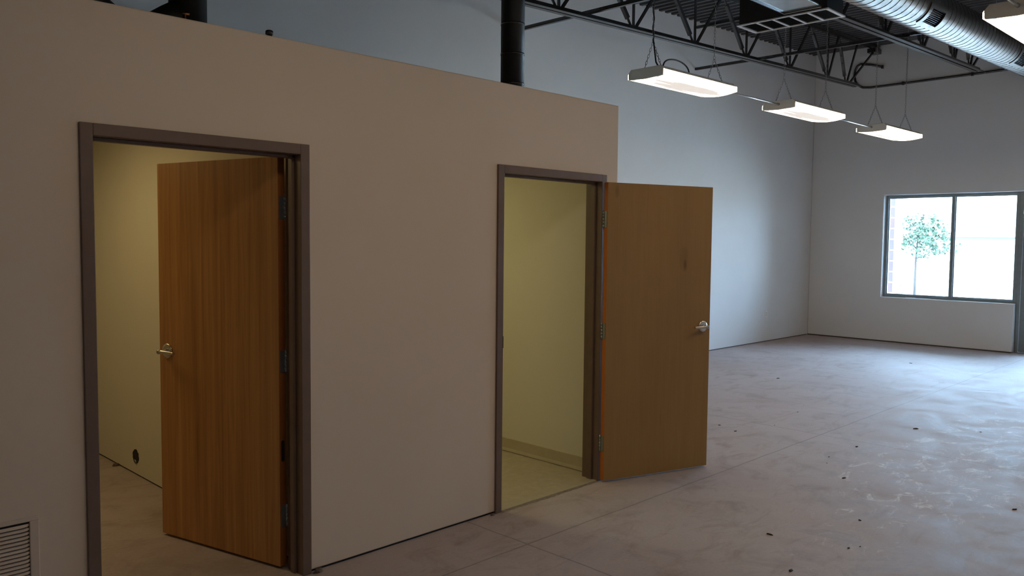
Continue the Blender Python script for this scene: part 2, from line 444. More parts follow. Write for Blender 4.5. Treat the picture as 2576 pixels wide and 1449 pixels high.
# cove base in the right room
bm = bmesh.new(); y0, y1 = .13, YB
pr = [(3.335, .016), (3.322, .010), (3.325, .022), (3.330, .035), (3.330, .112), (3.335, .114)]
a = [bm.verts.new((px, y0, pz)) for px, pz in pr]; b = [bm.verts.new((px, y1, pz)) for px, pz in pr]
for i in range(len(pr)): bm.faces.new((a[i], a[(i+1) % len(pr)], b[(i+1) % len(pr)], b[i]))
bm.faces.new(a); bm.faces.new(list(reversed(b)))
struct('baseboard_right', bm, M['cove'], 'beige rubber cove base in the right room', 'baseboard')

# ------------------------------------------------------------------ doors
def door_frame(parent, L, R, swing):
    """hollow steel frame; coordinates local to the world origin"""
    bm = bmesh.new()
    y0, y1 = -.014, .134
    for (xa, xb) in ((L-F, L), (R, R+F)):
        box(bm, (xa, y0, 0), (xb, y1, HO+F))
    box(bm, (L, y0, HO), (R, y1, HO+F))
    # stop
    s0, s1 = (.045, .083) if swing == 'in' else (.042, .134)
    if swing == 'out': s0, s1 = .040, .080
    box(bm, (L, s0, 0), (L+.016, s1, HO)); box(bm, (R-.016, s0, 0), (R, s1, HO)); box(bm, (L, s0, HO-.016), (R, s1, HO))
    return obj('frame', bm, M['frame'], parent, bevel=.003)
def door_leaf(parent, W, H, mats, side):
    """leaf from the pin: local x runs 0..-W (towards the latch), thickness towards side*y"""
    bm = bmesh.new()
    ya, yb = (0, side*.045)
    v = box(bm, (-W, min(ya, yb), .014), (-.004, max(ya, yb), H))
    bm.faces.ensure_lookup_table()
    for f in bm.faces:
        f.normal_update()
        if abs(f.normal.x) > .5: f.material_index = 1
    return obj('leaf', bm, mats, parent, bevel=.0015)
def hinge(parent, z, side, theta):
    """barrel on the pin, one plate on the leaf edge, one on the jamb (turned back by theta)"""
    bm = bmesh.new()
    for k in range(5):
        cyl(bm, (0, 0, z-.057+k*.0229), (0, 0, 1), .0075, .0218, 12)
    cyl(bm, (0, 0, z-.061), (0, 0, 1), .005, .122, 10)
    box(bm, (-.0045, min(0, side*.038), z-.057), (-.0015, max(0, side*.038), z+.057))
    c, s = math.cos(-theta), math.sin(-theta)
    pts = []
    for zz in (z-.057, z+.057):
        for px, py in ((.0005, 0), (.0035, 0), (.0035, side*.045), (.0005, side*.045)):
            pts.append((px*c - py*s, px*s + py*c, zz))
    hexa(bm, pts)
    for dz in (-.04, -.013, .013, .04):
        cyl(bm, (-.0045, side*(.016 if dz*1000 % 2 > 1 else .027), z+dz), (-1, 0, 0), .0035, .0012, 8)
    return obj('hinge', bm, M['hinge'], parent)
def lever(parent, W, z, side):
    """lever set on the face at side*.045"""
    cx = -W+.070; y0 = side*.045; root = None
    bm = bmesh.new()
    ys = [0, .004, .007, .010]; rs = [.040, .042, .041, .030]
    tube(bm, [(cx, y0+side*a, z) for a in ys], rs, 32)
    rose = obj('lever_rose', bm, M['chrome'], parent)
    bm = bmesh.new()
    tube(bm, [(cx, y0+side*a, z) for a in (.008, .02, .045, .062, .066)], [.015, .011, .011, .0125, .011], 20)
    # blade returns towards the hinge
    n = 10; pts = []; rr = []
    for i in range(n+1):
        t = i/n; pts.append((cx + .118*t, y0 + side*(.052 - .004*math.sin(PI*t)), z - .002*t)); rr.append(.0115 - .003*t)
    tube(bm, pts, rr, 14)
    obj('lever_handle', bm, M['chrome'], rose)
    bm = bmesh.new(); cyl(bm, (cx, y0+side*.066, z), (0, side, 0), .006, .002, 14)
    obj('lock_button', bm, M['hinge'], rose)
    return rose

W = .950
# left door: swings into the room, hinged on the right jamb
d1 = thing('door_1', 'left doorway with brown steel frame and dark wood door ajar inwards', 'door', (0, 0, 0), kind='structure')
door_frame(d1, D1L, D1R, 'in')
th1 = math.radians(75.5)
p1 = empty('leaf_assembly', (0, 0, 0)); bpy.data.objects.remove(p1)
H_LEAF = HO - .004
l1 = door_leaf(d1, W, H_LEAF, [M['wood1'], M['edge1']], -1)
l1.location = (.862, .150, 0); l1.rotation_euler = (0, 0, -th1)
for z in (1.872, 1.085, .277): hinge(l1, z, -1, -th1)
lever(l1, W, 1.075, -1)
tag(l1, 'dark stained wood leaf with vertical grain')
bm = bmesh.new()
sl = [(-.0015, -.0225 + .011*math.cos(t), .620 + (.045 if math.sin(t) > 0 else -.045) + .011*math.sin(t)) for t in [2*PI*k/20 for k in range(20)]]
a = [bm.verts.new(p) for p in sl]; b = [bm.verts.new((-.0060, p[1], p[2])) for p in sl]
bm.faces.new(a); bm.faces.new(list(reversed(b)))
for k in range(20): bm.faces.new((a[k], a[(k+1) % 20], b[(k+1) % 20], b[k]))
obj('edge_slot', bm, M['dark'], l1)
# right door: swings out into the hall, folded back past the partition end
d2 = thing('door_2', 'right doorway with brown steel frame and honey wood door swung wide open', 'door', (0, 0, 0), kind='structure')
door_frame(d2, D2L, D2R, 'out')
th2 = math.radians(162.5)
l2 = door_leaf(d2, W, H_LEAF, [M['wood2'], M['edge2']], 1)
l2.location = (3.243, -.022, 0); l2.rotation_euler = (0, 0, th2)
for z in (1.872, 1.085, .277): hinge(l2, z, 1, th2)
lever(l2, W, 1.085, 1)
tag(l2, 'honey coloured wood leaf with one dark knot')
bm = bmesh.new(); box(bm, (D2L-.0005, .004, 1.02), (D2L+.002, .034, 1.145)); box(bm, (D2L-.004, -.0155, 1.045), (D2L+.001, .006, 1.12))
obj('strike_plate', bm, M['dark'], d2, bevel=.001)
bm = bmesh.new(); box(bm, (D1L-.0005, .092, 1.02), (D1L+.002, .128, 1.145))
obj('strike_plate', bm, M['hinge'], d1, bevel=.001)

# ------------------------------------------------------------------ windows and storefront
FX = XW + .105
def window(name, y0, y1, z0, z1, mullions, label, cat='window', extra=None, bars=()):
    w = thing(name, label, cat, (0, 0, 0), kind='structure')
    bm = bmesh.new(); f = .045
    box(bm, (FX, y0, z0), (FX+.10, y0+f, z1)); box(bm, (FX, y1-f, z0), (FX+.10, y1, z1))
    box(bm, (FX, y0+f, z0), (FX+.10, y1-f, z0+f)); box(bm, (FX, y0+f, z1-f), (FX+.10, y1-f, z1))
    obj('window_frame', bm, M['alu'], w, bevel=.003)
    es = [y0+f] + sorted(mullions) + [y1-f]
    for mu in mullions:
        bm = bmesh.new(); box(bm, (FX, mu-.024, z0+f), (FX+.10, mu+.024, z1-f)); obj('mullion', bm, M['alu'], w, bevel=.003)
    for a, b in zip(es, es[1:]):
        bm = bmesh.new(); aa = a + (.024 if a in mullions else 0); bb = b - (.024 if b in mullions else 0)
        box(bm, (FX+.045, aa-.005, z0+f-.005), (FX+.051, bb+.005, z1-f+.005)); obj('pane', bm, M['glass'], w)
        # glazing bead
        bm = bmesh.new()
        for (ya, yb, za, zb) in ((aa, aa+.012, z0+f, z1-f), (bb-.012, bb, z0+f, z1-f), (aa+.012, bb-.012, z0+f, z0+f+.012), (aa+.012, bb-.012, z1-f-.012, z1-f)):
            box(bm, (FX+.030, ya, za), (FX+.045, yb, zb))
        obj('glazing_bead', bm, M['alu'], w)
    return w
window('window_1', WY0, WY1, WZ0+.002, WZ1, [.765], 'two-pane dark framed window beside the far corner')
# storefront door beside it, with transom
w = thing('door_3', 'glazed storefront door in dark frame at the right edge', 'door', (0, 0, 0), kind='structure')
bm = bmesh.new()
box(bm, (FX, -.255, 0), (FX+.10, WY0, WZ1)); box(bm, (FX, -1.28, 0), (FX+.10, -1.23, WZ1))
box(bm, (FX, -1.23, WZ1-.05), (FX+.10, -.255, WZ1)); box(bm, (FX, -1.23, 2.16), (FX+.10, -.255, 2.21))
box(bm, (FX, -1.23, 0), (FX+.12, -.255, .012))
obj('frame', bm, M['alu'], w, bevel=.003)
bm = bmesh.new(); box(bm, (FX+.045, -1.23, 2.21), (FX+.051, -.255, WZ1-.05)); obj('pane', bm, M['glass'], w)
bm = bmesh.new()
box(bm, (FX+.02, -.335, .014), (FX+.065, -.258, 2.155)); box(bm, (FX+.02, -1.227, .014), (FX+.065, -1.15, 2.155))
box(bm, (FX+.02, -1.15, .014), (FX+.065, -.335, .26)); box(bm, (FX+.02, -1.15, 2.06), (FX+.065, -.335, 2.155))
leaf3 = obj('leaf', bm, M['alu'], w, bevel=.003)
bm = bmesh.new(); box(bm, (FX+.04, -1.155, .255), (FX+.046, -.33, 2.065)); obj('pane', bm, M['glass'], leaf3)
window('window_2', SY, -1.28, WZ0+.002, WZ1, [-2.4], 'sill height storefront glazing right of the door, out of view')  # unseen; width and sill shaped to limit daylight on partition and floor
# small note of caulk smear on the sill
bm = bmesh.new()
box(bm, (XW+.03, 1.05, WZ0), (XW+.06, 1.38, WZ0+.006)); box(bm, (XW+.055, 1.30, WZ0), (XW+.08, 1.46, WZ0+.010))
tag(obj('sealant_scrap', bm, M['plate'], bevel=.002), 'thin white strip lying on the window sill', 'scrap')

# ------------------------------------------------------------------ steel joists
def joist(y, label, x0=-4.9):
    t = thing('steel_joist', label, 'roof joist', (0, y, 0), group=None)
    xe = XW - .02; xb = 12.62
    def chord(name, xa, xb_, zf, flip):
        bm = bmesh.new(); s = 1 if not flip else -1; wl, th, g = .056, .007, .012
        for sd in (-1, 1):
            for (ya, yb, za, zb) in ((g, g+wl, 0, th), (g, g+th, th, .056)):
                ya, yb = sorted((sd*ya, sd*yb)); za, zb = sorted((s*za, s*zb))
                hexa(bm, [(xa, ya, zf(xa)+za), (xb_, ya, zf(xb_)+za), (xb_, yb, zf(xb_)+za), (xa, yb, zf(xa)+za),
                          (xa, ya, zf(xa)+zb), (xb_, ya, zf(xb_)+zb), (xb_, yb, zf(xb_)+zb), (xa, yb, zf(xa)+zb)])
        return obj(name, bm, M['black'], t)
    chord('bottom_chord', x0, xb, zbot, False)
    chord('top_chord', x0, xe, lambda x: zdeck(x)-.002, True)
    zt = lambda x: zdeck(x) - .03; zb = lambda x: zbot(x) + .03
    nodes = [12.17 - (0.72 if k else 0) - 1.272*(k-1) * (1 if k else 0) for k in range(0, 15)]
    nodes = [12.17, 11.45] + [11.45 - 1.276*k for k in range(1, 13)]
    nodes = [n for n in nodes if n > x0 + .7]
    def member(name, p, q, w, thick):
        bm = bmesh.new(); p, q = Vector(p), Vector(q); d = q-p
        a, b = p + d*.13, p + d*.84
        yv = (0, 1, 0)
        bar(bm, p, a, thick*.8, .018, yv, thick); 
        bm2 = bm
        # flattened ends, full angle in the middle
        s1 = d.normalized()
        bar(bm, a, b, w, w*.75, yv); bar(bm, b, q, thick, .018, yv)
        obj(name, bm, M['black'], t)
    for i, xn in enumerate(nodes):
        nxt = nodes[i-1] if i else None; prv = nodes[i+1] if i+1 < len(nodes) else xn - 1.276
        ml = xn - .34 if i == 0 else (xn + prv)/2
        # wide diagonal from the node up and away from the window wall
        member('diagonal_web', (xn-.03, 0, zb(xn)), (ml, 0, zt(ml)), .050, .022)
        if i:
            bm = bmesh.new(); bar(bm, (xn, 0, zb(xn)), (xn, 0, zt(xn)), .026, .022, (0, 1, 0)); obj('vertical_web', bm, M['black'], t)
        mr = (xn + nxt)/2 if i else xn + .42
        if i == 1: mr = nodes[0] - .34
        bm = bmesh.new(); bar(bm, (xn+.03, 0, zb(xn)), (mr, 0, zt(mr)), .030, .024, (0, 1, 0)); obj('diagonal_web', bm, M['black'], t)
    bm = bmesh.new(); bar(bm, (12.30, 0, zb(12.3)), (13.30, 0, zdeck(13.3)-.08), .026, .026, (0, 1, 0)); obj('end_bar', bm, M['black'], t)
    bm = bmesh.new(); box(bm, (13.16, -.07, zdeck(13.2)-.13), (XW-.001, .07, zdeck(13.2)-.058)); obj('bearing_seat', bm, M['black'], t)
    return t
joist(2.06, 'black open-web roof joist nearest the tall side wall')
j2 = joist(.225, 'black open-web roof joist passing over the square grille')
dup(j2, (0, -1.61, 0), 'black open-web roof joist on the far side of the round duct')
dup(j2, (0, -3.43, 0), 'black open-web roof joist out of view at the right, farthest from the round duct')

def bridging(x, label, z0, z1=None):
    bm = bmesh.new()
    for (ya, yb) in ((YB, -3.4),):
        z1 = z0 if z1 is None else z1
        box(bm, (x-.022, yb, z0), (x+.022, ya, z0+.005)); box(bm, (x-.022, yb, z0), (x-.017, ya, z0+.036))
    tag(obj('bridging_bar', bm, M['black']), label, 'bridging bar')
bridging(5.56, 'black bridging angle crossing above the nearest hanging light', zbot(5.56)+.060)
bridging(9.40, 'black bridging angle crossing under the middle of the joists', zbot(9.4)+.060)
bridging(9.40, 'upper black bridging angle tucked under the roof deck', zdeck(9.4)-.10)

# ------------------------------------------------------------------ HVAC
t = thing('return_air_plenum', 'black duct box with a five-panel grey grille underneath', 'air duct', (6.80, .405, 4.0))
X0, X1, Y0, Y1 = -.20, .205, -.495, .495
bm = bmesh.new()
box(bm, (X0+.02, Y0+.02, .012), (X1-.02, Y1-.02, .105))
box(bm, (X0+.02, -.105, .105), (X1-.02, Y1-.02, .88)); box(bm, (X0+.02, Y0+.02, .105), (X1-.02, -.255, .88))
obj('plenum_box', bm, M['blackmatte'], t)
bm = bmesh.new()
bw = .034
box(bm, (X0, Y0, 0), (X1, Y0+bw, .012)); box(bm, (X0, Y1-bw, 0), (X1, Y1, .012))
box(bm, (X0, Y0+bw, 0), (X0+.022, Y1-bw, .012)); box(bm, (X1-.022, Y0+bw, 0), (X1, Y1-bw, .012))
for k in range(1, 5):
    yy = Y0+bw + (Y1-Y0-2*bw)*k/5; box(bm, (X0+.022, yy-.012, 0), (X1-.022, yy+.012, .012))
obj('grille_frame', bm, M['grille'], t)
for k in range(5):
    ya = Y0+bw + (Y1-Y0-2*bw)*k/5+.012; yb = Y0+bw + (Y1-Y0-2*bw)*(k+1)/5-.012
    bm = bmesh.new()
    for q in range(11):
        xx = X0+.022 + (X1-X0-.044)*(q+.5)/11
        hexa(bm, [(xx-.014, ya, .003), (xx-.012, ya, .003), (xx-.012, yb, .003), (xx-.014, yb, .003), (xx+.012, ya, .0115), (xx+.014, ya, .0115), (xx+.014, yb, .0115), (xx+.012, yb, .0115)])
    obj('grille_panel', bm, M['blackmatte'], t)
# bright rectangular duct run in front of it
t = thing('rectangular_duct', 'bright flat sheet-metal duct ending at the black plenum', 'air duct', (0, 0, 0))
bm = bmesh.new(); box(bm, (4.3, -.075, 4.0), (6.44, .285, zbot(4.3)-.012)); obj('duct_body', bm, M['sheet'], t, bevel=.004)
bm = bmesh.new(); box(bm, (6.44, -.085, 3.985), (6.465, .295, zbot(4.3)-.002)); box(bm, (4.3, .285, 3.985), (6.44, .297, 4.012))
obj('end_flange', bm, M['black'], t)

# spiral duct
DY, DR = -.745, .200
dz_ = lambda x: 3.99 + SL*(x-7.0)
t = thing('spiral_duct', 'round galvanised spiral duct slanting across the top right', 'air duct', (0, 0, 0))
SEG = 64
bm = bmesh.new(); rings = []; xs = []
x = 2.0
regs = [(6.93, 7.30), (10.10, 10.52)]
while x < XW: xs.append(x); x += .0475
def ang(k): return 2*PI*k/SEG
for x in xs:
    rings.append([bm.verts.new((x, DY + DR*math.sin(ang(k)), dz_(x) + DR*math.cos(ang(k)))) for k in range(SEG)])
for i in range(len(xs)-1):
    xm = (xs[i]+xs[i+1])/2
    for k in range(SEG):
        a_ = math.degrees(ang(k+.5))
        if any(u0 < xm < u1 for u0, u1 in regs) and 207 < a_ < 253: continue
        f = bm.faces.new((rings[i][k], rings[i][(k+1) % SEG], rings[i+1][(k+1) % SEG], rings[i+1][k])); f.smooth = True
obj('duct_shell', bm, M['duct'], t)
bm = bmesh.new(); pts = []
pitch = .125; nturn = int((XW-2.0)/pitch); 
def seam_runs():
    run = []
    for i in range(nturn*28):
        x = 2.0 + pitch*i/28; a = 2*PI*i/28; ad = math.degrees(a) % 360
        if any(u0-.03 < x < u1+.03 for u0, u1 in regs) and 198 < ad < 262:
            if len(run) > 1: yield run
            run = []; continue
        run.append((x, DY + (DR+.001)*math.sin(a), dz_(x) + (DR+.001)*math.cos(a)))
    if len(run) > 1: yield run
for run in seam_runs(): tube(bm, run, .0032, 5)
obj('spiral_seam', bm, M['seam'], t)
for u0, u1 in regs:
    r_ = obj_ = None
    bm = bmesh.new(); RR = DR + .010
    def arcpatch(x0, x1, a0, a1, rin, rout, n=10):
        vs = []
        for i in range(n+1):
            a = math.radians(a0 + (a1-a0)*i/n)
            row = []
            for x in (x0, x1):
                for r in (rin, rout):
                    row.append(bm.verts.new((x, DY + r*math.sin(a), dz_(x) + r*math.cos(a))))
            vs.append(row)
        for r0, r1 in zip(vs, vs[1:]):
            for (p, q_) in ((0, 1), (1, 3), (3, 2), (2, 0)): bm.faces.new((r0[p], r0[q_], r1[q_], r1[p]))
        bm.faces.new((vs[0][0], vs[0][1], vs[0][3], vs[0][2])); bm.faces.new((vs[-1][0], vs[-1][2], vs[-1][3], vs[-1][1]))
    arcpatch(u0-.06, u0+.012, 200, 260, DR-.001, RR); arcpatch(u1-.012, u1+.06, 200, 260, DR-.001, RR)
    arcpatch(u0+.012, u1-.012, 200, 209, DR-.001, RR, 3); arcpatch(u0+.012, u1-.012, 251, 260, DR-.001, RR, 3)
    rf = obj('register_frame', bm, M['duct'], t)
    bm = bmesh.new()
    arcpatch(u0, u1, 207, 253, DR-.045, DR-.042)
    for k in range(9):
        aa = 210 + 40*k/8
        arcpatch(u0+.01, u1-.01, aa-.6, aa+.6, DR-.040, DR-.004, 1)
    obj('register_blades', bm, M['blackmatte'], rf)
# hanger straps
for x in (4.2, 8.9, 12.3):
    bm = bmesh.new(); pts = []
    for sdd in (-1, 1):
        bar(bm, (x, DY+sdd*(DR+.003), dz_(x)), (x, DY+sdd*(DR+.003), zdeck(x)), .025, .002, (0, 1, 0))
    obj('hanger_strap', bm, M['rod'], t)

# ------------------------------------------------------------------ hanging lights
def chain(bm, p, q, link=.040):
    p, q = Vector(p), Vector(q); d = q-p; n = max(1, round(d.length/(link*.78))); d1 = d.normalized()
    s0 = d1.orthogonal().normalized(); s1 = d1.cross(s0)
    for i in range(n):
        c = p + d*(i+.5)/n; s = s0 if i % 2 else s1; u = s1 if i % 2 else s0
        ring = []
        K = 8
        for k in range(K):
            a = 2*PI*k/K
            e = c + d1*(link*.5*math.cos(a)) + s*(.0085*math.sin(a)); nrm = (d1*math.cos(a)*.5 + s*math.sin(a)).normalized()
            ring.append([bm.verts.new(e + .0024*(math.cos(b)*nrm + math.sin(b)*u)) for b in (0, 2*PI/3, 4*PI/3)])
        for k in range(K):
            r0, r1 = ring[k], ring[(k+1) % K]
            for j in range(3): bm.faces.new((r0[j], r0[(j+1) % 3], r1[(j+1) % 3], r1[j]))
LW, LL = .415, 1.215
def fixture(x, y, label, z=3.2, rot=-.025):
    t = thing('pendant_light', label, 'ceiling light', (x, y, z), rotz=rot)
    w = LW/2
    # lens: shallow bowed trough
    out = [(-w, .055), (-w, .012)] + [(-w + LW*k/16, .012 - .022*math.sin(PI*k/16)) for k in range(1, 16)] + [(w, .012), (w, .055)]
    bm = bmesh.new(); rows = []
    for xx, s in ((0, .985), (.004, 1), (LL-.004, 1), (LL, .985)):
        rows.append([bm.verts.new((xx, py*s, pz)) for py, pz in out])
    for r0, r1 in zip(rows, rows[1:]):
        for k in range(len(out)-1):
            f = bm.faces.new((r0[k], r0[k+1], r1[k+1], r1[k])); f.smooth = 2 < k < 15
    for r, o_ in ((rows[0], 0), (rows[-1], 1)):
        zi = .016
        inner = [bm.verts.new((0 if not o_ else LL, py*.955, max(pz+.008, zi - .018*math.cos(py/w*PI/2)))) for py, pz in out]
        for k in range(len(out)-1): bm.faces.new((r[k], r[k+1], inner[k+1], inner[k]))
        if o_: bm.faces.new(inner)
    obj('lens', bm, M['lens'], t)
    hp = [(-w+.010, .020), (-w+.010, .062), (-w+.040, .092), (w-.040, .092), (w-.010, .062), (w-.010, .020)]
    bm = bmesh.new()
    a = [bm.verts.new((.016, py, pz)) for py, pz in hp]; b = [bm.verts.new((LL-.02, py, pz)) for py, pz in hp]
    for k in range(6): bm.faces.new((a[k], a[(k+1) % 6], b[(k+1) % 6], b[k]))
    bm.faces.new(a); bm.faces.new(b)
    obj('housing', bm, M['housing'], t)
    for xa, xb in ((-.008, .016), (LL-.020, LL-.004)):
        pp = [(-w+.016, .006), (-w+.012, .020), (-w+.012, .064), (-w+.040, .096), (w-.040, .096), (w-.012, .064), (w-.012, .020), (w-.016, .006)] + [(w*.6, -.001), (0, -.007), (-w*.6, -.001)]
        if xa > .5: pp = [(-w+.012, .054), (-w+.040, .096), (w-.040, .096), (w-.012, .054)]
        bm = bmesh.new()
        a = [bm.verts.new((xa, py, pz)) for py, pz in pp]; b = [bm.verts.new((xb, py, pz)) for py, pz in pp]
        for k in range(len(pp)): bm.faces.new((a[k], a[(k+1) % len(pp)], b[(k+1) % len(pp)], b[k]))
        bm.faces.new(a); bm.faces.new(b)
        obj('end_cap', bm, M['housing'], t, bevel=.004)
    for cx in (.10, LL-.10):
        bm = bmesh.new(); ap = .345
        chain(bm, (cx, -.10, .094), (cx, 0, ap)); chain(bm, (cx, .10, .094), (cx, 0, ap))
        chain(bm, (cx, 0, ap), (cx, 0, zdeck(x+cx)-z))
        obj('hanging_chain', bm, M['chain'], t)
    return t
X1_, X2_, X3_ = 4.884, 7.291, 9.775
f1 = fixture(X1_, .821, 'lit hanging light nearest the partition, largest of its row of three')
f2 = fixture(X2_, .745, 'lit hanging light in the middle of its row of three')
f3 = fixture(X3_, .69, 'lit hanging light farthest along its row, before the window wall')
f4 = fixture(4.79, -2.15, 'lit hanging light cut off by the right edge, beside the round duct')
for xx, wh in ((7.18, 'one past the light at the right edge'), (9.62, 'farthest along'), (2.36, 'next towards the camera'), (-.06, 'almost over the camera')):
    fixture(xx, -2.15 - .03*(xx-4.79), 'lit hanging light of the off-camera row, ' + wh)  # unseen lights carrying on the row, added for their light
# power cord and whip of the first light
bm = bmesh.new(); pts = []
for i in range(40):
    s = i/39; z = zdeck(4.9)-3.2 - s*(zdeck(4.9)-3.2-.36)
    pts.append((.10 + .005*math.cos(i*1.3), .005*math.sin(i*1.3), z))
pts += [(.10, -.012, .30), (.085, -.035, .22), (.08, -.05, .15), (.10, -.075, .093)]
tube(bm, pts, .007, 8); obj('power_cord', bm, M['cord'], f1)
bm = bmesh.new(); pts = []
for i in range(17):
    a = PI*i/16; pts.append((.30 - .22*math.cos(a), -.13 + .02*i/16, .085 + .105*math.sin(a)**.8))
tube(bm, pts, .007, 8); obj('cord_loop', bm, M['cord'], f1)
def conduit(xa, xb, ya, yb, label, z=3.255):
    bm = bmesh.new(); tube(bm, [(xa, ya, z), (xb, yb, z)], .0085, 12)
    o = obj('conduit', bm, M['rod']); 
    tag(o, label, 'conduit')
    for xx, y in ((xa, ya), (xb-.03, yb)):
        bm = bmesh.new(); cyl(bm, (xx, y, z), (1, 0, 0), .014, .03, 14); obj('coupling', bm, M['hinge'], o)
conduit(X1_+LL-.002, X2_-.009, .79, .745, 'thin metal tube joining the nearest and middle hanging lights')
conduit(X2_+LL-.002, X3_-.009, .715, .69, 'thin metal tube joining the middle and farthest hanging lights')
conduit(2.36+LL-.002, 4.79-.009, -2.11, -2.15, 'thin metal tube running into the light at the right edge')

# ------------------------------------------------------------------ pipes above the partition
t = thing('vent_pipe', 'tall black vent pipe rising behind the middle of the partition top', 'pipe', (3.395, 1.05, 2.66))
bm = bmesh.new(); r = .094
tube(bm, [(0, 0, 0), (0, 0, zdeck(3.42)-2.66)], r, 40); obj('pipe_shell', bm, M['blackmatte'], t)
for k in range(0, 9):
    bm = bmesh.new(); tube(bm, [(0, 0, .06+k*.235), (0, 0, .075+k*.235)], r+.003, 40); obj('pipe_seam', bm, M['black'], t)
t = thing('vent_pipe', 'black vent pipe with side branch above the left doorway', 'pipe', (.70, .90, 2.66))
bm = bmesh.new(); tube(bm, [(0, 0, 0), (0, 0, zdeck(.7)-2.66)], .100, 40); obj('pipe_shell', bm, M['blackmatte'], t)
bm = bmesh.new(); tube(bm, [(0, 0, .30), (-.10, 0, .235), (-.22, 0, .15), (-.30, 0, .125), (-.38, 0, .15), (-.48, 0, .22), (-.62, 0, .36), (-.85, 0, .60), (-1.0, 0, .95)], .085, 28); obj('branch_pipe', bm, M['blackmatte'], t)
bm = bmesh.new(); tube(bm, [(-.075, -.080, .268), (-.035, -.100, .262)], .008, 12); tube(bm, [(-.055, -.090, .20), (-.055, -.090, .268)], .006, 12); obj('strap_clip', bm, M['copper'], t)
bm = bmesh.new(); tube(bm, [(0, 0, 0), (0, 0, .190)], .016, 16)
tube(bm, [(0, 0, .170), (0, 0, .176), (0, 0, .193), (0, 0, .198)], [.014, .021, .021, .015], 20)
o = obj('capped_pipe', bm, M['black'], loc=(1.00, .55, 2.66)); tag(o, 'small black capped pipe end poking above the partition top', 'pipe')

# conduit bent on the window wall
bm = bmesh.new(); xw = XW - .022
cor = [(1.955, 4.783), (2.16, 4.85), (2.33, 4.885), (2.385, 4.86), (2.42, 4.80), (2.435, 4.70), (2.42, 4.60), (2.37, 4.52), (2.28, 4.468), (2.15, 4.452), (1.95, 4.452), (1.49, 4.457), (.515, 4.468), (-.1, 4.478), (-2.6, 4.51)]
tube(bm, [(xw, y, z) for y, z in cor], .020, 12)
o = tag(obj('wall_conduit', bm, M['black']), 'black bent conduit fixed to the window wall under the joist ends', 'conduit')
for y, z in ((1.955, 4.783), (.53, 4.468), (1.6, 4.457)):
    bm = bmesh.new(); box(bm, (xw-.022, y-.02, z-.028), (XW, y+.02, z+.028)); obj('pipe_clamp', bm, M['black'], o, bevel=.004)

# ------------------------------------------------------------------ small wall things
def outlet(name, loc, label):
    t = thing(name, label, 'outlet', loc)
    bm = bmesh.new(); box(bm, (-.036, -.006, -.058), (.036, 0, .058)); obj('cover_plate', bm, M['plate'], t, bevel=.002)
    for dz in (-.02, .02):
        bm = bmesh.new(); cyl(bm, (0, -.006, dz), (0, -1, 0), .014, .002, 16); obj('socket', bm, M['vent'], t)
outlet('wall_outlet', (11.80, YB, .478), 'small white outlet plate low on the tall side wall')
# rough hole in the left room's wall
bm = bmesh.new(); K = 22; cy_, cz_ = 2.376, .135; ring = []
for k in range(K):
    a = 2*PI*k/K; rr = 1 + random.uniform(-.09, .09)
    ring.append((cy_ + .105*.55*rr*math.cos(a), cz_ + .052*rr*math.sin(a)))
a_ = [bm.verts.new((.9185, p[0], p[1])) for p in ring]; b_ = [bm.verts.new((.935, p[0], p[1])) for p in ring]
bm.faces.new(a_); bm.faces.new(list(reversed(b_)))
for k in range(K): bm.faces.new((a_[k], a_[(k+1) % K], b_[(k+1) % K], b_[k]))
hole = tag(obj('wall_opening', bm, M['dark']), 'ragged dark hole cut low in the cream wall of the left room', 'wall hole')
bm = bmesh.new(); tube(bm, [(.915, cy_-.02, cz_-.048), (.914, cy_-.012, cz_-.03), (.915, cy_+.006, cz_-.022), (.916, cy_+.016, cz_-.04)], .005, 8)
obj('wire_end', bm, M['chain'], hole)

# return grille at lower left
VX1, VZ1 = -.332, .598
t = thing('return_grille', 'cream louvred air grille low on the partition at the left edge', 'air grille', (VX1, 0, VZ1))
GW, GH = .66, .56
bm = bmesh.new(); b_ = .034
box(bm, (-GW, -.009, -.018), (0, 0, 0)); box(bm, (-GW, -.009, -GH), (0, 0, -GH+.018))
box(bm, (-b_, -.009, -GH+.018), (0, 0, -.018)); box(bm, (-GW, -.009, -GH+.018), (-GW+b_, 0, -.018))
obj('grille_frame', bm, M['vent'], t, bevel=.003)
bm = bmesh.new(); box(bm, (-GW+b_, -.0012, -GH+.018), (-b_, -.0002, -.018)); obj('grille_back', bm, M['dark'], t)
nl = 32
for k in range(nl):
    z = -.024 - (GH-.046)*(k+.5)/nl
    bm = bmesh.new(); pts = []
    y0 = -.0015
    xa, xb = -GW+b_, -b_
    hexa(bm, [(xa, -.002, z+.001), (xb, -.002, z+.001), (xb, -.002, z+.0045), (xa, -.002, z+.0045),
              (xa, -.010, z-.0065), (xb-.012, -.010, z-.0065), (xb-.012, -.010, z-.003), (xa, -.010, z-.003)])
    # rounded return at the end
    hexa(bm, [(xb-.012, -.010, z-.0065), (xb, -.002, z-.004), (xb, -.002, z+.001), (xb-.012, -.010, z-.003),
              (xb-.016, -.010, z-.0065), (xb-.004, -.002, z-.004), (xb-.004, -.002, z+.0045), (xb-.016, -.010, z-.003)])
    obj('louvre', bm, M['vent'], t)

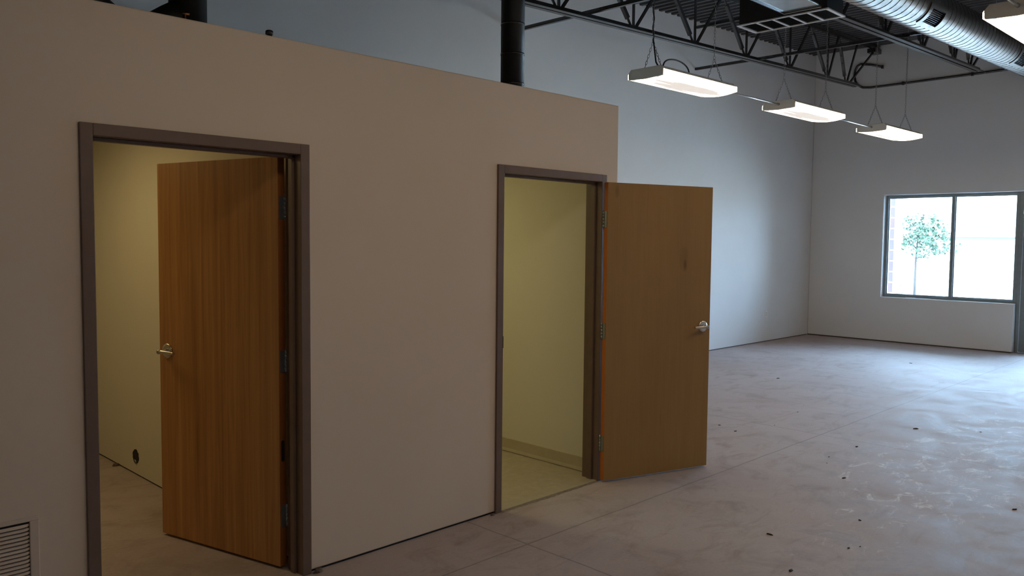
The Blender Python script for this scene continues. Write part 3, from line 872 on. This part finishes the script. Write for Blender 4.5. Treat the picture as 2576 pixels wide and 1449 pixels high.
# ------------------------------------------------------------------ debris on the floor
def crumb(bm, s, flat=.45):
    bmesh.ops.create_icosphere(bm, subdivisions=2, radius=s)
    sx, sy = random.uniform(.8, 1.9), random.uniform(.5, .9)
    for v in bm.verts:
        j = 1 + random.uniform(-.28, .28); v.co = Vector((v.co.x*sx*j, v.co.y*sy*j, max(-.15*s, v.co.z*flat*j)))
        v.co.z += .15*s
chips = [  # x, y on the floor, size, what it is beside
 (2304, 1079, .016, 'dark chip at the edge of the white scuffs, longest of the scattered chips'),
 (2155, 1124, .013, 'dark chip just past the crossing of the floor joints'),
 (2123, 1203, .011, 'round dark chip in front of the floor joint crossing'),
 (2163, 1309, .009, 'small dark chip in the middle foreground of the hall floor'),
 (1936, 1345, .012, 'dark chip beside the brown smear in the foreground'),
 (2135, 1379, .008, 'left one of a close pair of dark chips in the foreground'),
 (2164, 1375, .006, 'right one of a close pair of dark chips in the foreground'),
 (1989, 1436, .012, 'slanted dark chip at the bottom edge of the picture'),
 (1810, 1070, .010, 'round dark chip beside the free edge of the open honey door'),
 (1949, 1070, .006, 'tiny dark chip near the cross joint beyond the honey door'),
 (2007, 1037, .007, 'tiny dark chip lying alone beyond the cross joint'),
 (2291, 914, .012, 'dark chip near the low wall under the window'),
 (1957, 952, .013, 'faint dark sliver in front of the tall side wall'),
 (1850, 1085, .010, 'dark sliver with a pale tail near the honey door'),
 (2552, 1282, .012, 'dark sliver near the right edge of the floor'),
 (2085, 1150, .008, 'dark speck in front of the joint crossing'),
 (2080, 1165, .005, 'smallest dark speck below the joint crossing'),
 (2467, 1087, .007, 'dark speck at the far right among the white scuffs'),
]
R3 = m3
def floor_at(px, py):
    d = m3 @ Vector(((px-1288)/F_PX, (724.5-py)/F_PX, -1)); t_ = -CAM.z/d.z; p = CAM + d*t_; return p.x, p.y
for px, py, s, lab in chips:
    bm = bmesh.new(); crumb(bm, s); X, Y = floor_at(px, py)
    o = tag(obj('debris_chip', bm, M['crumb'], loc=(round(X, 3), round(Y, 3), 0)), lab, 'debris'); o.rotation_euler = (0, 0, random.uniform(0, 6))
for (X, Y, s, lab) in ((D1R+.085, -.022, .024, 'crumbled brown plaster at the foot of the left door frame'),
                       (D2L-.082, -.016, .017, 'crumbled brown plaster at the foot of the right door frame'),
                       (.905, 2.72, .022, 'small crumb against the cream wall in the left room')):
    bm = bmesh.new(); crumb(bm, s, .7); tag(obj('plaster_crumb', bm, M['plaster'], loc=(X, Y, 0)), lab, 'debris')

# ------------------------------------------------------------------ outside
bm = bmesh.new(); box(bm, (XW+.3, -45, -.25), (75, 60, -.05))
tag(obj('ground', bm, M['ground']), 'pale sunlit paving outside the window', 'ground', kind='structure')
bm = bmesh.new(); box(bm, (14.45, 2.03, -.05), (14.85, 2.45, 3.6))
tag(obj('brick_pier', bm, M['brick'], bevel=.006), 'red brick pier just outside the left pane', 'brick pier')
t = thing('boundary_wall', 'long pale low wall with a painted shadow line across the lot', 'wall', (42, 0, -.05))
bm = bmesh.new(); box(bm, (0, -40, 0), (.3, 55, 2.03)); obj('wall_body', bm, M['outwall'], t)
bm = bmesh.new(); box(bm, (-.05, -40, 2.03), (.35, 55, 2.12)); obj('shade_line', bm, M['shade_line'], t)  # dark strip along the wall top standing in for a shadow line
# young tree
TX, TY = 25.0, 5.15
t = thing('young_tree', 'young green leafy tree outside behind the left pane', 'tree', (TX, TY, -.05))
bm = bmesh.new(); tube(bm, [(0, 0, 0), (.01, .01, .6), (-.01, 0, 1.2), (.02, -.02, 1.8), (0, -.05, 2.35)], [.045, .036, .03, .022, .008], 10)
br = []
for k in range(14):
    a = random.uniform(0, 2*PI); z = random.uniform(1.15, 2.1); L = random.uniform(.4, .85)
    e = Vector((math.cos(a)*L*.8, math.sin(a)*L - .22, z + random.uniform(.2, .45)))
    tube(bm, [(0, 0, z), tuple(Vector((0, 0, z)).lerp(e, .5) + Vector((0, 0, .04))), tuple(e)], [.012, .008, .003], 6); br.append(e)
obj('trunk', bm, M['bark'], t)
bm = bmesh.new()
for k in range(1500):
    u = Vector((random.gauss(0, 1), random.gauss(0, 1), random.gauss(0, 1))).normalized()*random.random()**.45
    c = Vector((u.x*.62, u.y*.80 - .22, 1.98 + u.z*.76 * (1 if u.z > 0 else .85)))
    if math.sin(c.y*9+1)*math.sin(c.z*11)*math.cos(c.x*8) > .22: continue
    if random.random() < .25: c = random.choice(br) + Vector((random.gauss(0, .09), random.gauss(0, .09), random.gauss(0, .08)))
    if c.z < 1.45 and c.y < -.5: continue
    d = Vector((random.gauss(0, 1), random.gauss(0, 1), random.gauss(-.3, .6))).normalized(); s = d.orthogonal().normalized()
    s = (Matrix.Rotation(random.uniform(0, 6), 3, d) @ s); L, w_ = random.uniform(.08, .13), random.uniform(.03, .05)
    nn = d.cross(s)*.006
    a, b_, c2, e = c - d*L/2, c + s*w_ + nn, c + d*L/2, c - s*w_ + nn
    vv = [bm.verts.new(p) for p in (a, b_, c2, e)]; bm.faces.new((vv[0], vv[1], vv[2])); bm.faces.new((vv[0], vv[2], vv[3]))
tag(obj('foliage', bm, M['leaf'], t), kind=None)
bm = bmesh.new()
for k in range(260):
    c = Vector((random.gauss(0, .12), random.gauss(.10, .10), abs(random.gauss(.32, .16)) + .02))
    d = Vector((random.gauss(0, 1), random.gauss(0, 1), random.gauss(.6, .5))).normalized(); s = d.orthogonal().normalized()
    vv = [bm.verts.new(p) for p in (c, c + s*.02 + d*.05, c + d*.11, c - s*.02 + d*.05)]; bm.faces.new(vv)
tube(bm, [(0, .1, 0), (0, .1, .4)], .012, 6)
o = tag(obj('small_shrub', bm, M['leaf'], loc=(TX-.5, TY+.35, -.05)), 'small green shrub at the foot of the young tree', 'shrub')
# low pale building beyond
t = thing('distant_building', 'pale low building beyond the boundary wall', 'building', (60, 4, -.05))
bm = bmesh.new(); box(bm, (0, -22, 0), (8, 26, 3.6)); obj('building_wall', bm, M['outwall'], t)
bm = bmesh.new(); hexa(bm, [(-.5, -22.5, 3.6), (8.5, -22.5, 3.6), (8.5, 26.5, 3.6), (-.5, 26.5, 3.6), (3.2, -22.5, 5.2), (4.8, -22.5, 5.2), (4.8, 26.5, 5.2), (3.2, 26.5, 5.2)])
obj('roof', bm, M['roofing'], t)
